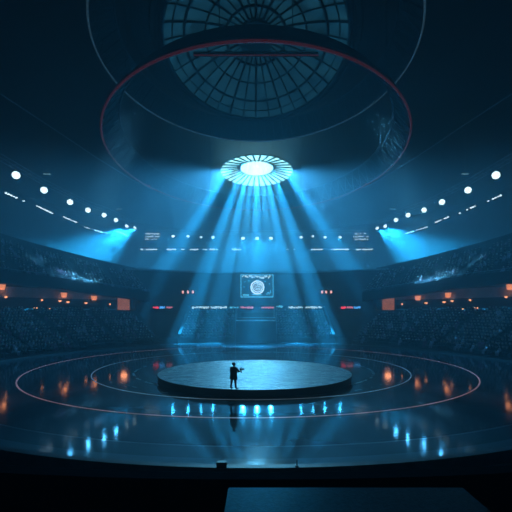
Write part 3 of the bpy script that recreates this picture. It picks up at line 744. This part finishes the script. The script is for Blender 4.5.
board('led_board', 261, 274, 307.5, 'short pink LED board low on the far wall right of the booth', [(.03, .97, E_pink)], dwall(274)-.1)
board('led_board', 276, 286, 306.5, 'short dim cyan LED board low on the far wall beside the pink one', [(.03, .6, E_cyan)], dwall(286)-.1)
board('led_board', 288, 303, 307.5, 'white LED board low on the far wall above the right end stand, inner', [(.03, .97, E_white)], dwall(303)-.1)
board('led_board', 305, 322, 307.5, 'white LED board low on the far wall above the right end stand, outer', [(.03, .97, E_white)], dwall(322)-.1)
board('led_board', 152, 172, 307.5, 'red, blue and pink LED board on the far wall beside the left lower stand', [(.05, .32, E_redl), (.38, .6, E_blue), (.72, .96, E_pink)], dwall(152)-.1)
board('led_board', 340, 360, 307.5, 'red, pink and blue LED board on the far wall beside the right lower stand', [(.05, .28, E_redl), (.34, .6, E_pink), (.68, .95, E_blue)], dwall(360)-.1)
for i, xs in enumerate(((183, 188, 193), (322, 326, 331))):
    for j, px in enumerate(xs):
        D = dwall(px)-.1; bm = bmesh.new(); cyl(bm, (0, .3, 0), (0, -.1, 0), .22, .3, 12)
        tt = thing('wall_lamp', 'small pinkish lamp on the far wall %s of the screen, %s of three' % (('left', 'right')[i], ('outer', 'middle', 'inner')[j if i == 0 else 2-j]), 'lamp', ((px-256)*D/F, D, HC+20*D/F), group='lamp trios on the far wall')
        obj('housing', bm, M_case, tt); bm = bmesh.new(); box(bm, (0, -.15, 0), (.42, .08, .62), bevel=.03); obj('lens', bm, mat('pinkish_lamp', (.6, .4, .4), .4, noise=(2, .9, 1), emit=(1, .5, .45), estr=1.3), tt)

# ------------------------------------------------------------ concourse: lit doorway, warm lamps
def onwall(px, s, r=42.85):
    u = (px-256)/F if s < 0 else (px-256)/F
    A_, B_, C_ = 1+u*u, -2*FC, FC*FC-r*r
    D = (-B_+math.sqrt(B_*B_-4*A_*C_))/(2*A_); return Vector((u*D, D, 0))
for s in (-1, 1):
    X = lambda px: px if s < 0 else 512-px
    p = onwall(X(123.5), s, 42.2); rz = math.atan2(p.x, -(FC-p.y)); rz = -math.atan2(p.x, p.y-FC)
    dr = thing('lit_doorway', 'tall orange-lit doorway at the top of the %s lower stand' % SN[s], 'doorway', (p.x, p.y, 5.4), rz, 'lit doorways'); 
    bm = bmesh.new(); box(bm, (0, 0, 1.25), (2.3, .12, 2.5)); obj('lit_panel', bm, E_door, dr)
    bm = bmesh.new(); box(bm, (-1.25, 0, 1.3), (.2, .3, 2.6)); box(bm, (1.25, 0, 1.3), (.2, .3, 2.6)); box(bm, (0, 0, 2.65), (2.7, .3, .2)); obj('door_frame', bm, M_steel, dr)
    a = spot('door_glow', (0, -.3, 1.3), (0, -3, .3), 60, 120, .6, (1, .35, .15), .6); a.parent = dr
    for i, (px, py) in enumerate(((94, 298), (64, 295), (2, 287))):
        p = onwall(X(px), s, 42.7); z = HC+(312-py)*p.y/F; rz = -math.atan2(p.x, p.y-FC)
        tt = thing('wall_lantern', 'orange glowing wall lamp under the %s upper stand, %s from the doorway' % (SN[s], ORD[i]), 'wall lamp', (p.x, p.y, z), rz, 'orange wall lamps'); tt.scale = (.8, .8, .8)
        bm = bmesh.new(); box(bm, (0, 0, .58), (1.5, .45, .12), bevel=.03); obj('hood', bm, M_case, tt)
        bm = bmesh.new(); v0 = box(bm, (0, 0, 0), (1.25, .3, 1.0))
        for v in v0:
            if v.co.z < 0: v.co.x *= .7
        obj('glowing_shade', bm, E_warm, tt)
        bm = bmesh.new(); box(bm, (0, .2, 0), (.3, .3, .5)); obj('bracket', bm, M_case, tt)
        a = point('lantern_glow', (0, -.7, -.5), 10, (1, .35, .14), .3, tt)
    for i, (px, py) in enumerate(((110, 304), (86, 303), (68, 302), (60, 301), (42, 300), (6, 297), (36, 308), (50, 309))):
        p = onwall(X(px), s, 42.75 if py < 306 else 40.3); z = HC+(312-py)*p.y/F
        bm = bmesh.new(); w_ = (.25, .5, .5, .45, .3, .35, .6, .5)[i]; box(bm, (0, 0, 0), (w_, .25, .22), bevel=.04); box(bm, (0, .1, -.12), (.1, .1, .12))
        o = obj('small_lamp', bm, E_warm2, loc=(p.x, p.y, z)); o.rotation_euler = (0, 0, -math.atan2(p.x, p.y-FC))
        tag(o, 'tiny warm lamp behind the %s lower stand, %s' % (SN[s], ('beside the lit doorway', 'below the first lantern', 'below the second lantern, inner side', 'below the second lantern, outer side', 'between the second and third lanterns', 'below the third lantern', 'low over the heads, outer one', 'low over the heads, inner one')[i]), 'lamp', 'tiny warm lamps behind the lower stands')
    # narrow unseen spots that light two patches of the upper tier
    for px, py, e in ((60, 275, .6), (67, 276.5, 1), (75, 278, 1), (83, 279.5, 1), (91, 281, .8), (36, 262, .3)):
        p = onwall(X(px), s, 42.4 if py > 270 else 46.5); z = HC+(312-py)*p.y/F
        spot('patch_beam', (s*17, 60, 39), (p.x, p.y, z), LK['patch']*e, 3.4, .5, (.12, .6, 1), 1.8)

# ------------------------------------------------------------ near edge: rim objects, parapet, case
t = thing('floor_monitor', 'small black wedge box on the near rim of the floor', 'speaker', (-1.16, 13.45, .06))
bm = bmesh.new(); vv = box(bm, (0, 0, .09), (.34, .26, .18))
for v in vv:
    if v.co.z > .1 and v.co.y > 0: v.co.y *= .4
obj('cabinet', bm, M_case, t); bm = bmesh.new(); box(bm, (0, -.135, .09), (.28, .01, .12)); obj('grille', bm, M_steel, t)
t = thing('rim_post', 'short thin post on the near rim of the floor', 'post', (1.39, 13.45, .06))
bm = bmesh.new(); cyl(bm, (0, 0, 0), (0, 0, .22), .02, n=8); obj('shaft', bm, M_case, t); bm = bmesh.new(); cyl(bm, (0, 0, 0), (0, 0, .03), .07, n=12); obj('foot', bm, M_case, t)
bm = bmesh.new()
sector(bm, [(34.0, -.4), (34.3, -.4), (34.3, 2.55), (34.0, 2.55)], 140, 220, 1, 50); struct(obj('wall_parapet', bm, M_black))
bm = bmesh.new(); sector(bm, [(34.3, -.4), (46, -.4), (46, 2.0), (34.3, 2.0)], 140, 220, 1, 50); struct(obj('floor_terrace', bm, M_black))
t = thing('equipment_case', 'wide dark glossy case top in front of the camera beyond the black parapet', 'case', (1.35, 5.5, 2.0))
bm = bmesh.new(); box(bm, (0, 0, .30), (3.5, .9, .60), bevel=.02); obj('case_body', bm, M_case, t)
bm = bmesh.new(); box(bm, (0, 0, .63), (3.54, .94, .06), bevel=.015); obj('lid', bm, mat('speckled_lid', (.008, .014, .018), .4, spec=.15, noise=(14, .5, 2.2), bump=(30, .4, .01)), t)

# ------------------------------------------------------------ haze
bm = bmesh.new(); box(bm, (0, 88, 33), (190, 240, 76))
hm = bpy.data.materials.new('haze'); hm.use_nodes = True; nt = hm.node_tree
nt.nodes.remove(nt.nodes['Principled BSDF']); v = nt.nodes.new('ShaderNodeVolumeScatter'); v.inputs['Density'].default_value = HAZE; v.inputs['Anisotropy'].default_value = .25
v.inputs['Color'].default_value = (.85, .95, 1, 1)
nt.links.new(v.outputs[0], nt.nodes['Material Output'].inputs['Volume'])
o = obj('haze', bm, hm); tag(o, 'thin blue theatrical haze filling the whole arena', 'haze', kind='stuff')
